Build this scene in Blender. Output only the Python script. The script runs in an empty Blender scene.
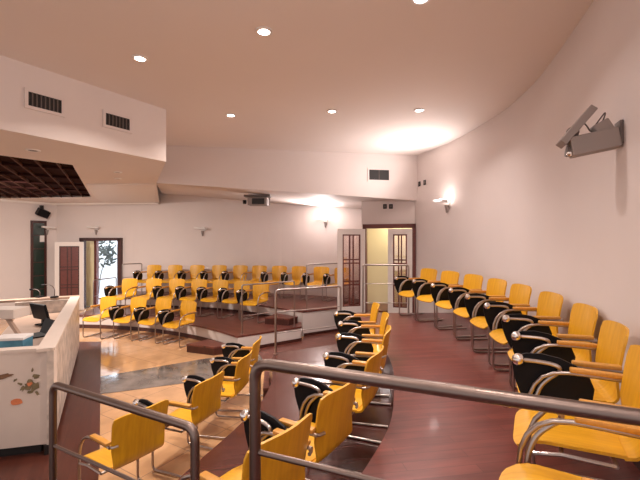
import bpy, bmesh, math, random
from mathutils import Vector, Matrix
random.seed(7)
C = bpy.context.scene.collection
PI = math.pi
EYE = 2.2
F = 390.0

# ------------------------------------------------------------------ camera, world, exposure
cam_d = bpy.data.cameras.new('camera'); cam = bpy.data.objects.new('camera', cam_d); C.objects.link(cam)
cam.location = (0, 0, EYE); cam.rotation_euler = (PI/2, 0, 0)
cam_d.sensor_width = 36.0; cam_d.lens = F/640*36.0; cam_d.clip_start = 0.05; cam_d.clip_end = 100
sc = bpy.context.scene; sc.camera = cam
sc.view_settings.view_transform = 'Standard'
try: sc.view_settings.look = 'None'
except Exception: pass
sc.view_settings.gamma = 1.0
sc.view_settings.use_curve_mapping = False
sc.view_settings.exposure = 0.47
W = bpy.data.worlds.new('world'); sc.world = W; W.use_nodes = True
bg = W.node_tree.nodes['Background']; bg.inputs[0].default_value = (1.0, 0.89, 0.86, 1); bg.inputs[1].default_value = 0.72

LIGHT_WARM = (1.0, 0.87, 0.78)
LIGHT_WHITE = (1.0, 0.90, 0.87)
DOWN_W = 25.0
def area(name, loc, size, energy, color, rot=(0, 0, 0), spread=PI, shape='DISK', sy=None):
    l = bpy.data.lights.new(name, 'AREA'); l.shape = shape; l.size = size; l.energy = energy; l.color = color
    if sy: l.size_y = sy
    try: l.spread = spread
    except Exception: pass
    o = bpy.data.objects.new(name, l); C.objects.link(o); o.location = loc; o.rotation_euler = rot
    return o
# daylight outside the far left door
area('daylight', (-7.6, 15.3, 3.6), 2.2, 260, (0.86, 0.93, 1.0), rot=(0.25, 0, 0), shape='SQUARE')
# unseen fill light behind the double door, without a fixture
area('corridor_light', (2.2, 10.25, 2.95), 0.5, 15, (1.0, 0.86, 0.62))

# ------------------------------------------------------------------ materials
MATS = {}
def mat(name, col, rough=0.5, metal=0.0, noise=None, bump=None, coat=0.0, emit=None, spec=0.5):
    m = bpy.data.materials.new(name); m.use_nodes = True
    nt = m.node_tree; b = nt.nodes['Principled BSDF']
    b.inputs['Roughness'].default_value = rough; b.inputs['Metallic'].default_value = metal
    b.inputs['Specular IOR Level'].default_value = spec
    if coat: b.inputs['Coat Weight'].default_value = coat; b.inputs['Coat Roughness'].default_value = 0.15
    b.inputs['Base Color'].default_value = (*col, 1)
    if noise:
        scale, amt = noise[0], noise[1]
        tc = nt.nodes.new('ShaderNodeTexCoord'); mp = nt.nodes.new('ShaderNodeMapping')
        if len(noise) > 2: mp.inputs['Scale'].default_value = noise[2]
        nz = nt.nodes.new('ShaderNodeTexNoise'); nz.inputs['Scale'].default_value = scale; nz.inputs['Detail'].default_value = 5
        mr = nt.nodes.new('ShaderNodeMixRGB'); mr.blend_type = 'MULTIPLY'; mr.inputs[0].default_value = 1.0
        rp = nt.nodes.new('ShaderNodeMapRange'); rp.inputs[1].default_value = 0.3; rp.inputs[2].default_value = 0.7
        rp.inputs[3].default_value = 1-amt; rp.inputs[4].default_value = 1+amt*0.4
        nt.links.new(tc.outputs['Object'], mp.inputs[0]); nt.links.new(mp.outputs[0], nz.inputs['Vector'])
        nt.links.new(nz.outputs[0], rp.inputs[0])
        mr.inputs[1].default_value = (*col, 1); nt.links.new(rp.outputs[0], mr.inputs[2])
        nt.links.new(mr.outputs[0], b.inputs['Base Color'])
        if bump:
            bp = nt.nodes.new('ShaderNodeBump'); bp.inputs['Strength'].default_value = bump; bp.inputs['Distance'].default_value = 0.01
            nt.links.new(nz.outputs[0], bp.inputs['Height']); nt.links.new(bp.outputs[0], b.inputs['Normal'])
    if emit:
        b.inputs['Emission Color'].default_value = (*emit[0], 1); b.inputs['Emission Strength'].default_value = emit[1]
    MATS[name] = m
    return m

def brick_mat(name, c1, c2, cm, bw, rh, mortar, rough, rot=0.0, offset=0.5, noise_amt=0.25, nscale=(1.5, 14, 1), coat=0.0, freq=2):
    m = bpy.data.materials.new(name); m.use_nodes = True; nt = m.node_tree; b = nt.nodes['Principled BSDF']
    tc = nt.nodes.new('ShaderNodeTexCoord'); mp = nt.nodes.new('ShaderNodeMapping'); mp.inputs['Rotation'].default_value = (0, 0, rot)
    br = nt.nodes.new('ShaderNodeTexBrick'); br.inputs['Scale'].default_value = 1.0
    br.inputs['Color1'].default_value = (*c1, 1); br.inputs['Color2'].default_value = (*c2, 1); br.inputs['Mortar'].default_value = (*cm, 1)
    br.inputs['Brick Width'].default_value = bw; br.inputs['Row Height'].default_value = rh; br.inputs['Mortar Size'].default_value = mortar
    br.offset = offset; br.offset_frequency = freq
    mp2 = nt.nodes.new('ShaderNodeMapping'); mp2.inputs['Scale'].default_value = nscale
    nz = nt.nodes.new('ShaderNodeTexNoise'); nz.inputs['Scale'].default_value = 2.0; nz.inputs['Detail'].default_value = 6
    rp = nt.nodes.new('ShaderNodeMapRange'); rp.inputs[1].default_value = 0.3; rp.inputs[2].default_value = 0.7
    rp.inputs[3].default_value = 1-noise_amt; rp.inputs[4].default_value = 1+noise_amt
    mx = nt.nodes.new('ShaderNodeMixRGB'); mx.blend_type = 'MULTIPLY'; mx.inputs[0].default_value = 1.0
    L = nt.links
    L.new(tc.outputs['Object'], mp.inputs[0]); L.new(mp.outputs[0], br.inputs['Vector'])
    L.new(mp.outputs[0], mp2.inputs[0]); L.new(mp2.outputs[0], nz.inputs['Vector']); L.new(nz.outputs[0], rp.inputs[0])
    L.new(br.outputs['Color'], mx.inputs[1]); L.new(rp.outputs[0], mx.inputs[2]); L.new(mx.outputs[0], b.inputs['Base Color'])
    b.inputs['Roughness'].default_value = rough
    if coat: b.inputs['Coat Weight'].default_value = coat; b.inputs['Coat Roughness'].default_value = 0.08
    MATS[name] = m
    return m

def plywood(name):
    """yellow lacquered plywood with a faint lengthwise grain and rows of small screw heads"""
    m = bpy.data.materials.new(name); m.use_nodes = True; nt = m.node_tree; b = nt.nodes['Principled BSDF']; L = nt.links
    tc = nt.nodes.new('ShaderNodeTexCoord'); mp = nt.nodes.new('ShaderNodeMapping'); mp.inputs['Scale'].default_value = (28, 3, 3)
    nz = nt.nodes.new('ShaderNodeTexNoise'); nz.inputs['Scale'].default_value = 1.5; nz.inputs['Detail'].default_value = 4
    cr = nt.nodes.new('ShaderNodeValToRGB')
    cr.color_ramp.elements[0].position = 0.3; cr.color_ramp.elements[0].color = (0.63, 0.30, 0.010, 1)
    cr.color_ramp.elements[1].position = 0.7; cr.color_ramp.elements[1].color = (0.76, 0.395, 0.016, 1)
    L.new(tc.outputs['Object'], mp.inputs[0]); L.new(mp.outputs[0], nz.inputs['Vector']); L.new(nz.outputs[0], cr.inputs[0])
    L.new(cr.outputs[0], b.inputs['Base Color'])
    b.inputs['Roughness'].default_value = 0.42
    b.inputs['Coat Weight'].default_value = 0.10; b.inputs['Coat Roughness'].default_value = 0.2
    MATS[name] = m
    return m

wallc = (0.755, 0.67, 0.635)
mat('paint_wall', wallc, 0.75, noise=(1.2, 0.03), spec=0.3)
mat('paint_ceiling', (0.80, 0.72, 0.68), 0.8, noise=(0.8, 0.02), spec=0.2)
mat('paint_white', (0.80, 0.73, 0.68), 0.5)
mat('paint_yellow', (0.84, 0.74, 0.46), 0.6)
mat('riser_white', (0.68, 0.60, 0.56), 0.6, noise=(1.5, 0.06))
mat('outside_white', (0.80, 0.86, 0.93), 0.7)
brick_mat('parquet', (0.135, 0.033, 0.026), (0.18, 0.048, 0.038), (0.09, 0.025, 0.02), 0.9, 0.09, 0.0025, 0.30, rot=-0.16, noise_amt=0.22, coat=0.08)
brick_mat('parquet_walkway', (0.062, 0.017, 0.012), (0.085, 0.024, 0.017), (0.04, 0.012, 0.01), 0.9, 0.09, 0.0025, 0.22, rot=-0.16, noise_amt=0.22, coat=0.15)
brick_mat('parquet_stage', (0.065, 0.017, 0.010), (0.085, 0.023, 0.014), (0.05, 0.015, 0.01), 1.0, 0.11, 0.002, 0.33, rot=1.1, noise_amt=0.2)
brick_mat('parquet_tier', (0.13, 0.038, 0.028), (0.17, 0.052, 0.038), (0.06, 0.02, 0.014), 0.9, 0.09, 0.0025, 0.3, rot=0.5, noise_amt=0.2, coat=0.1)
brick_mat('tile', (0.56, 0.325, 0.165), (0.63, 0.37, 0.19), (0.33, 0.20, 0.12), 0.55, 0.55, 0.005, 0.14, rot=0.55, offset=0.0, noise_amt=0.12, nscale=(2, 2, 2), coat=0.2)
mat('dark_wood', (0.07, 0.02, 0.014), 0.35, noise=(3, 0.3, (2, 14, 2)))
mat('mahogany', (0.16, 0.04, 0.03), 0.4, noise=(4, 0.25, (2, 2, 14)))
mat('grey_marble', (0.20, 0.17, 0.15), 0.08, noise=(3.5, 0.55), coat=0.4)
mat('pink_marble', (0.52, 0.32, 0.235), 0.12, noise=(3.0, 0.10), coat=0.3)
mat('steel', (0.46, 0.40, 0.37), 0.28, metal=1.0)
mat('rail_steel', (0.22, 0.17, 0.15), 0.36, metal=1.0)
mat('chrome', (0.80, 0.77, 0.75), 0.15, metal=1.0)
mat('black_plastic', (0.005, 0.005, 0.007), 0.5, spec=0.2)
mat('black_metal', (0.015, 0.013, 0.013), 0.5)
mat('grey_plastic', (0.30, 0.25, 0.23), 0.5)
mat('grey_dark', (0.13, 0.10, 0.09), 0.45)
mat('white_plastic', (0.78, 0.73, 0.70), 0.4)
mat('arm_wood', (0.62, 0.29, 0.05), 0.35, noise=(5, 0.1, (3, 20, 3)), coat=0.2)
plywood('plywood')
mat('lattice_edge', (0.11, 0.05, 0.035), 0.8, spec=0.1); mat('lattice_wood', (0.035, 0.012, 0.010), 0.9, spec=0.05)
mat('counter_white', (0.70, 0.60, 0.53), 0.45, noise=(1.5, 0.10))
mat('counter_mottled', (0.62, 0.54, 0.48), 0.4, noise=(7, 0.45))
mat('counter_wood', (0.42, 0.29, 0.22), 0.4, noise=(4, 0.15))
mat('blue_box', (0.10, 0.30, 0.42), 0.5, noise=(8, 0.4))
mat('paper', (0.78, 0.74, 0.72), 0.6)
mat('orange_paint', (0.70, 0.22, 0.09), 0.6, noise=(12, 0.3))
mat('olive_paint', (0.22, 0.17, 0.09), 0.6, noise=(20, 0.4))
mat('umber_paint', (0.20, 0.10, 0.05), 0.6)
mat('green_glass_dark', (0.018, 0.035, 0.026), 0.25)
mat('leaf_dark', (0.05, 0.06, 0.06), 0.7)
mat('lamp_lit', (1, 1, 1), 0.5, emit=((1.0, 0.9, 0.84), 9))
mat('lamp_lit_soft', (1, 1, 1), 0.5, emit=((1.0, 0.93, 0.9), 5))
def glass_mat():
    m = bpy.data.materials.new('door_glass'); m.use_nodes = True; nt = m.node_tree
    for n in list(nt.nodes): nt.nodes.remove(n)
    o = nt.nodes.new('ShaderNodeOutputMaterial'); mx = nt.nodes.new('ShaderNodeMixShader'); mx.inputs[0].default_value = 0.22
    t = nt.nodes.new('ShaderNodeBsdfTransparent'); t.inputs[0].default_value = (0.93, 0.86, 0.84, 1)
    g = nt.nodes.new('ShaderNodeBsdfGlossy'); g.inputs['Roughness'].default_value = 0.03; g.inputs[0].default_value = (0.9, 0.85, 0.83, 1)
    nt.links.new(t.outputs[0], mx.inputs[1]); nt.links.new(g.outputs[0], mx.inputs[2]); nt.links.new(mx.outputs[0], o.inputs[0])
    MATS['door_glass'] = m
glass_mat()

# ------------------------------------------------------------------ helpers
def tag(o, label=None, cat=None, group=None, kind=None):
    if label: o['label'] = label
    if cat: o['category'] = cat
    if group: o['group'] = group
    if kind: o['kind'] = kind
    return o
def thing(name, label, cat, loc=(0, 0, 0), rz=0.0, group=None):
    o = bpy.data.objects.new(name, None); C.objects.link(o); o.empty_display_size = 0.1
    o.location = loc; o.rotation_euler = (0, 0, rz)
    return tag(o, label, cat, group)
def obj(name, bm, m, parent=None, smooth=False):
    bmesh.ops.recalc_face_normals(bm, faces=bm.faces)
    me = bpy.data.meshes.new(name); bm.to_mesh(me); bm.free()
    me.materials.append(MATS[m])
    if smooth:
        for p in me.polygons: p.use_smooth = True
        try: me.set_sharp_from_angle(angle=math.radians(40))
        except Exception: pass
    o = bpy.data.objects.new(name, me); C.objects.link(o)
    if parent: o.parent = parent
    return o
def struct(name, bm, m, parent=None, smooth=False):
    o = obj(name, bm, m, parent, smooth)
    if not parent: o['kind'] = 'structure'
    return o
def box(bm, lo, hi, mtx=None, bevel=0.0):
    r = bmesh.ops.create_cube(bm, size=1.0); vs = r['verts']
    c = [(a+b)/2 for a, b in zip(lo, hi)]; s = [abs(b-a) for a, b in zip(lo, hi)]
    for v in vs: v.co = Vector((v.co.x*s[0]+c[0], v.co.y*s[1]+c[1], v.co.z*s[2]+c[2]))
    if bevel:
        es = list({e for v in vs for e in v.link_edges})
        g = bmesh.ops.bevel(bm, geom=es, offset=bevel, segments=2, affect='EDGES', profile=0.5)
        vs = list({v for f in g['faces'] for v in f.verts} | {v for v in vs if v.is_valid})
    if mtx is not None:
        for v in vs: v.co = mtx @ v.co
    return bm
def nb(): return bmesh.new()
def B(lo, hi, mtx=None, bevel=0.0): return box(bmesh.new(), lo, hi, mtx, bevel)
def prism(bm, pts, z0, z1):
    b = [bm.verts.new((x, y, z0)) for x, y in pts]; t = [bm.verts.new((x, y, z1)) for x, y in pts]
    n = len(pts); bm.faces.new(b); bm.faces.new(t)
    for i in range(n): bm.faces.new((b[i], b[(i+1) % n], t[(i+1) % n], t[i]))
    return bm
def wallstrip(bm, pts, z0, z1, th=0.1, side=1):
    """a wall along a polyline, thickened to one side; z0/z1 numbers or lists"""
    n = len(pts)
    z0 = z0 if isinstance(z0, (list, tuple)) else [z0]*n
    z1 = z1 if isinstance(z1, (list, tuple)) else [z1]*n
    off = []
    for i in range(n):
        a = Vector(pts[max(i-1, 0)]); c = Vector(pts[min(i+1, n-1)]); d = (c-a).normalized()
        off.append((pts[i][0]+side*d.y*th, pts[i][1]-side*d.x*th))
    vi = [(bm.verts.new((*pts[i], z0[i])), bm.verts.new((*pts[i], z1[i])), bm.verts.new((*off[i], z1[i])), bm.verts.new((*off[i], z0[i]))) for i in range(n)]
    for i in range(n-1):
        for k in range(4): bm.faces.new((vi[i][k], vi[i][(k+1) % 4], vi[i+1][(k+1) % 4], vi[i+1][k]))
    bm.faces.new(vi[0]); bm.faces.new(vi[-1])
    return bm
def spline(pts, n=8):
    P = [Vector(p) for p in pts]; out = []
    for i in range(len(P)-1):
        p0 = P[max(i-1, 0)]; p1 = P[i]; p2 = P[i+1]; p3 = P[min(i+2, len(P)-1)]
        for k in range(n):
            t = k/n
            out.append(0.5*((2*p1)+(p2-p0)*t+(2*p0-5*p1+4*p2-p3)*t*t+(3*p1-p0-3*p2+p3)*t**3))
    out.append(P[-1])
    return [tuple(v) for v in out]
def fillet(pts, r, n=5):
    P = [Vector(p) for p in pts]; out = [P[0]]
    for i in range(1, len(P)-1):
        a = (P[i-1]-P[i]); c = (P[i+1]-P[i]); rr = min(r, a.length*0.49, c.length*0.49)
        p0 = P[i]+a.normalized()*rr; p2 = P[i]+c.normalized()*rr
        for k in range(n+1):
            t = k/n; out.append(p0*(1-t)**2+P[i]*2*t*(1-t)+p2*t*t)
    out.append(P[-1])
    return out
def tube(bm, pts, r, seg=10):
    P = [Vector(p) for p in pts]; n = len(P); rings = []
    t = (P[1]-P[0]).normalized(); ref = Vector((0, 0, 1)) if abs(t.z) < 0.9 else Vector((1, 0, 0))
    u = t.cross(ref).normalized()
    for i in range(n):
        t = (P[min(i+1, n-1)]-P[max(i-1, 0)]).normalized()
        u = (u-t*u.dot(t)).normalized(); v = t.cross(u)
        rr = r[i] if isinstance(r, (list, tuple)) else r
        rings.append([bm.verts.new(P[i]+(u*math.cos(2*PI*k/seg)+v*math.sin(2*PI*k/seg))*rr) for k in range(seg)])
    for i in range(n-1):
        for k in range(seg): bm.faces.new((rings[i][k], rings[i][(k+1) % seg], rings[i+1][(k+1) % seg], rings[i+1][k]))
    bm.faces.new(rings[0]); bm.faces.new(rings[-1])
    return bm
def T(pts, r, seg=10): return tube(bmesh.new(), pts, r, seg)
def cyl(bm, r1, r2, depth, mtx, seg=20):
    bmesh.ops.create_cone(bm, cap_ends=True, segments=seg, radius1=r1, radius2=r2, depth=depth, matrix=mtx); return bm
def ball(r, loc, seg=16):
    bm = bmesh.new(); bmesh.ops.create_uvsphere(bm, u_segments=seg, v_segments=seg//2+2, radius=r, matrix=Matrix.Translation(loc)); return bm
def Tr(x, y, z): return Matrix.Translation((x, y, z))
def R(a, ax): return Matrix.Rotation(a, 4, ax)
def sheet(bm, fn, nu, nv, th):
    """a shell from fn(u,v)->Vector, thickened along its normals"""
    G = [[fn(i/nu, j/nv) for i in range(nu+1)] for j in range(nv+1)]
    def nrm(j, i):
        a = G[j][min(i+1, nu)]-G[j][max(i-1, 0)]; b = G[min(j+1, nv)][i]-G[max(j-1, 0)][i]
        return a.cross(b).normalized()
    A = [[bm.verts.new(G[j][i]+nrm(j, i)*th/2) for i in range(nu+1)] for j in range(nv+1)]
    D = [[bm.verts.new(G[j][i]-nrm(j, i)*th/2) for i in range(nu+1)] for j in range(nv+1)]
    for j in range(nv):
        for i in range(nu):
            bm.faces.new((A[j][i], A[j][i+1], A[j+1][i+1], A[j+1][i])); bm.faces.new((D[j][i], D[j+1][i], D[j+1][i+1], D[j][i+1]))
    edge = [(0, i) for i in range(nu+1)]+[(j, nu) for j in range(1, nv+1)]+[(nv, i) for i in range(nu-1, -1, -1)]+[(j, 0) for j in range(nv-1, 0, -1)]
    for k in range(len(edge)):
        (j, i), (j2, i2) = edge[k], edge[(k+1) % len(edge)]
        bm.faces.new((A[j][i], D[j][i], D[j2][i2], A[j2][i2]))
    return bm
def px(x, y, d): return Vector(((x-320)/F*d, d, EYE-(y-240)/F*d))     # point of the place at distance d
def dup(root, loc, rz, name=None):
    r = root.copy(); C.objects.link(r); r.location = loc; r.rotation_euler = (0, 0, rz)
    for ch in list(root.children):
        c = ch.copy(); C.objects.link(c); c.parent = r
        for g in list(ch.children):
            d = g.copy(); C.objects.link(d); d.parent = c
    return r

# ------------------------------------------------------------------ structure: floors and tiers
Z1, Z2 = 0.45, 0.80            # walkway level, right tier level
ZT2, ZT3 = 0.32, 0.58          # far tiers
CEIL = EYE+1.95
struct('floor', B((-14, -3, -0.12), (4, 12.9, 0.0)), 'tile')

L2_edge = spline([(-0.75, -2.5), (-0.62, -0.5), (-0.50, 0.6), (-0.33, 1.25), (-0.08, 1.76), (0.24, 2.32), (0.535, 2.98), (0.70, 3.69), (0.80, 4.3), (0.83, 5.05), (0.81, 5.9), (0.72, 6.6), (0.58, 7.5)], 5)
wall_r = spline([(1.3, -2.5), (1.32, 0.0), (1.42, 0.8), (1.66, 1.55), (1.95, 2.35), (2.21, 3.12), (2.57, 4.42), (2.71, 5.2), (2.77, 6.05), (2.66, 7.4), (2.5, 8.15), (2.24, 9.0), (2.20, 9.14)], 6)
wr_in = [p for p in wall_r if p[1] <= 7.45]
l2 = L2_edge + [(2.68, 7.5)] + [p for p in reversed(wall_r) if p[1] < 7.45]
bm = prism(nb(), l2, 0.0, Z2)
struct('floor_right_tier', bm, 'parquet')

L1_front = [(-0.70, 6.05), (-0.72, 5.55), (-0.64, 5.2), (-0.60, 4.9), (-0.61, 4.45), (-0.66, 4.1), (-0.79, 3.6), (-1.0, 2.98), (-1.10, 2.72), (-1.45, 2.55), (-2.3, 2.45), (-3.2, 2.5)]
L1_front = spline(L1_front, 4)
l1 = L1_front+[(-3.2, -2.5), (-0.76, -2.5)]+[(x-0.004, y) for x, y in L2_edge[1:]]+[(2.68, 7.504), (2.5, 8.15), (2.24, 9.0), (2.20, 9.2), (1.05, 9.6), (0.62, 9.45), (0.36, 6.6)]
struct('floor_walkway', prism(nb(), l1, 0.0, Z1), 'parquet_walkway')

# stage parquet, marble inlay and marble edging lie flush on the tiles
struct('floor_stage', prism(nb(), [(-4.72, 8.4), (-2.26, 4.0), (-1.75, 3.05), (-3.2, 2.6), (-13, 2.6), (-13, 8.4)], 0.0, 0.012), 'parquet_stage')
struct('floor_inlay', prism(nb(), [(-3.53, 6.27), (-2.09, 7.24), (-1.2, 7.6), (-0.85, 6.6), (-2.0, 6.02), (-3.13, 5.56)], 0.0, 0.006), 'grey_marble')
edge_in = [p for p in L1_front if 2.7 < p[1] < 4.6]
struct('floor_edging', prism(nb(), edge_in+[(p[0]-0.34, p[1]+0.10) for p in reversed(edge_in)], 0.0, 0.008), 'pink_marble')

struct('floor_passage_shade', prism(nb(), [(-1.66, 7.56), (-0.40, 8.46), (-0.36, 8.87), (0.48, 9.42), (0.60, 9.44), (0.34, 6.62), (-0.70, 6.07), (-0.86, 6.62), (-1.2, 7.58)], 0.0, 0.01), 'parquet_tier')  # dark wood slab over the tiles, standing in for the shade there
def arc2(cx, cy, r, x0, x1, n=24):
    return [(x0+(x1-x0)*i/n, cy+math.sqrt(max(0, r*r-(x0+(x1-x0)*i/n-cx)**2))) for i in range(n+1)]
t2_front = arc2(-6.36, 3.43, 6.34, -6.15, -1.61)
t3_front = spline([(-6.2, 10.95), (-4.6, 10.92), (-3.2, 10.62), (-2.02, 10.08), (-1.1, 9.42), (-0.39, 8.9)], 5)
wall_b = spline([(-8.5, 12.6), (-6.3, 12.45), (-4.2, 12.1), (-1.5, 11.85), (0.2, 11.25), (1.17, 10.6)], 6)
t2_poly = t2_front+[(-0.42, 8.50), (-0.42, 8.9)]+[(p[0], p[1]) for p in reversed(t3_front[:-1])]
struct('floor_lower_tier', prism(nb(), t2_poly, 0.0, ZT2-0.035), 'riser_white')
def grow(pts, d):   # nosing overhang
    out = []
    for i, p in enumerate(pts):
        a = Vector(pts[max(i-1, 0)]); c = Vector(pts[min(i+1, len(pts)-1)]); t = (c-a).normalized()
        out.append((p[0]+t.y*d, p[1]-t.x*d))
    return out
t2_top = grow(t2_front, 0.02)+[(-0.40, 8.49), (-0.42, 8.895)]+[(p[0], p[1]-0.004) for p in reversed(t3_front[:-1])]
struct('floor_lower_tier_top', prism(nb(), t2_top, ZT2-0.035, ZT2), 'parquet_tier')
back_in = [(p[0], p[1]-0.004) for p in wall_b if -6.1 < p[0]]
t3_poly = t3_front+[(0.48, 9.45), (1.12, 10.3)]+list(reversed(back_in))
struct('floor_upper_tier', prism(nb(), t3_poly, 0.0, ZT3-0.035), 'riser_white')
t3_top = [(x, y-0.02) for x, y in t3_front]+[(0.50, 9.43), (1.14, 10.3)]+list(reversed(back_in))
struct('floor_upper_tier_top', prism(nb(), t3_top, ZT3-0.035, ZT3), 'parquet_tier')
# dark skirting along the tier risers
def skirt(name, pts, h, z=0.0):
    bm = wallstrip(nb(), grow(pts, 0.003), z+0.001, z+h, 0.012, 1); struct(name, bm, 'dark_wood')
skirt('baseboard_lower_tier', t2_front, 0.09)
skirt('baseboard_lower_tier_end', [(-1.60, 7.63), (-0.405, 8.49)], 0.07)
skirt('baseboard_upper_tier_end', [(-0.37, 8.89), (0.49, 9.44)], 0.07)
skirt('baseboard_upper_tier', [p for p in t3_front if p[0] < -0.6], 0.06, ZT2)

# ------------------------------------------------------------------ structure: walls, ceiling, soffits
struct('ceiling', B((-14, -3, CEIL), (4, 13.2, CEIL+0.12)), 'paint_ceiling')
struct('wall_right', wallstrip(nb(), wall_r, -0.0, CEIL, 0.12, 1), 'paint_wall', smooth=True)
# skirting of the right tier
struct('baseboard_right', wallstrip(nb(), [(p[0]-0.004, p[1]) for p in wall_r if p[1] < 7.3], Z2, Z2+0.09, 0.014, -1), 'dark_wood')
# back wall with the far left door opening
DLX0, DLX1 = -7.62, -6.36
def wb_y(x):
    for a, c in zip(wall_b[:-1], wall_b[1:]):
        if a[0] <= x <= c[0]: return a[1]+(c[1]-a[1])*(x-a[0])/(c[0]-a[0])
    return wall_b[-1][1]
pl = [p for p in wall_b if p[0] < DLX0]+[(DLX0, wb_y(DLX0))]
pr = [(DLX1, wb_y(DLX1))]+[p for p in wall_b if p[0] > DLX1]
pm = [(DLX0, wb_y(DLX0)), (DLX1, wb_y(DLX1))]
bm = nb(); wallstrip(bm, pl, 0, CEIL, 0.14, -1); wallstrip(bm, pr, 0, CEIL, 0.14, -1); wallstrip(bm, pm, 2.25, CEIL, 0.14, -1)
struct('wall_back', bm, 'paint_wall', smooth=False)
# wall with the double door: from the end of the back wall to the right wall
DA, DB = (1.10, 9.52), (2.20, 9.10)
DTOP = EYE+0.38
bm = nb()
wallstrip(bm, [(1.17, 10.6), (1.02, 9.55)], 0, CEIL, 0.10, -1)
wallstrip(bm, [(1.02, 9.55), DA], 0, CEIL, 0.10, -1)
wallstrip(bm, [DA, DB], DTOP, CEIL, 0.10, -1)
wallstrip(bm, [DB, (2.36, 9.04)], 0, CEIL, 0.10, -1)
struct('wall_entrance', bm, 'paint_wall')
# left stage wall
wl = [(-9.6, 10.2), (-8.5, 12.6)]
struct('wall_left', wallstrip(nb(), [(-12.5, 8.6), (-9.75, 10.6), (-8.5, 12.6)], 0, CEIL, 0.12, -1), 'paint_wall')
# front fascia (bulkhead) across the room
fz = [(-3.36, 8.0, EYE+1.18), (-1.0, 8.42, EYE+1.075), (0.8, 8.74, EYE+0.99), (2.24, 9.0, EYE+0.92)]
bm = wallstrip(nb(), [(p[0], p[1]) for p in fz], [p[2] for p in fz], CEIL, 0.08, -1)
struct('wall_bulkhead', bm, 'paint_wall')
# underside of the bulkhead back to the back wall
bz = [(-4.95, 12.2, EYE+1.46), (-4.2, 12.15, EYE+1.40), (-1.45, 11.85, EYE+1.13), (0.2, 11.25, EYE+0.96), (1.17, 10.6, EYE+0.85)]
def lerp_line(L, t):
    s = t*(len(L)-1); i = min(int(s), len(L)-2); f = s-i
    return Vector(L[i])*(1-f)+Vector(L[i+1])*f
bm = sheet(nb(), lambda u, v: lerp_line(fz, u)*(1-v)+lerp_line(bz, u)*v, 12, 4, 0.02)
struct('ceiling_bulkhead', bm, 'paint_wall')
# triangle left between soffit and entrance wall
bm = nb()
q = [Vector((2.24, 9.0, EYE+0.92)), Vector((1.17, 10.6, EYE+0.85)), Vector((0.98, 9.36, EYE+0.86))]
# stage soffit box: lower ceiling over the stage with a vertical face towards the room
SZ = EYE+1.17
stage = [(-6.6, 1.5), (-3.5, 3.9), (-2.3, 5.83), (-3.36, 8.0), (-5.0, 12.15), (-8.4, 12.6), (-9.6, 10.7), (-12.4, 8.7), (-12.4, 1.5)]
GR = [(-4.45, 5.35), (-3.86, 6.08), (-6.22, 10.6), (-9.1, 11.0), (-8.6, 5.9)]
bm = nb()
# vertical faces
wallstrip(bm, stage[:4], SZ+0.008, CEIL, 0.08, -1)
struct('wall_stage_bulkhead', bm, 'paint_wall')
def poly_with_hole(outer, inner, z0, z1):
    bm = bmesh.new()
    ov = [bm.verts.new((x, y, z0)) for x, y in outer]; iv = [bm.verts.new((x, y, z0)) for x, y in inner]
    es = [bm.edges.new((ov[i], ov[(i+1) % len(ov)])) for i in range(len(ov))]+[bm.edges.new((iv[i], iv[(i+1) % len(iv)])) for i in range(len(iv))]
    bmesh.ops.triangle_fill(bm, use_beauty=True, edges=es)
    g = bmesh.ops.extrude_face_region(bm, geom=list(bm.faces))
    for v in g['geom']:
        if isinstance(v, bmesh.types.BMVert): v.co.z = z1
    return bm
struct('ceiling_stage', poly_with_hole(stage, GR, SZ, SZ+0.007), 'paint_ceiling')
struct('trim_stage_lip', wallstrip(nb(), [(-12.2, 8.75), (-9.62, 10.62), (-8.45, 12.45), (-5.0, 12.1)], SZ-0.06, SZ, 0.06, 1), 'paint_white')
# front lip at the far zone of the stage ceiling
struct('trim_stage_step', prism(nb(), [(-3.42, 8.06), (-5.05, 11.95), (-6.6, 12.0), (-6.15, 10.7), (-4.83, 8.06)], SZ-0.03, SZ-0.001), 'paint_white')

# beyond the openings
struct('floor_outside', B((-9.5, 12.75, -0.12), (-4.5, 16.5, 0.0)), 'outside_white')
struct('wall_outside', B((-9.5, 16.0, 0), (-4.5, 16.1, 4.2)), 'outside_white')
struct('wall_outside_yellow', B((-8.9, 13.0, 0), (-7.52, 13.1, 2.9)), 'paint_yellow')
struct('trim_outside_post', B((-7.52, 12.98, 0), (-7.44, 13.12, 2.9)), 'mahogany')
struct('floor_corridor', B((1.2, 9.66, Z1-0.1), (4.2, 11.8, Z1)), 'parquet_tier')
struct('wall_corridor', B((1.22, 10.72, Z1), (4.2, 10.8, 3.6)), 'paint_yellow')
struct('ceiling_corridor', B((1.22, 9.7, 3.3), (4.2, 10.7, 3.38)), 'paint_white')

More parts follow.
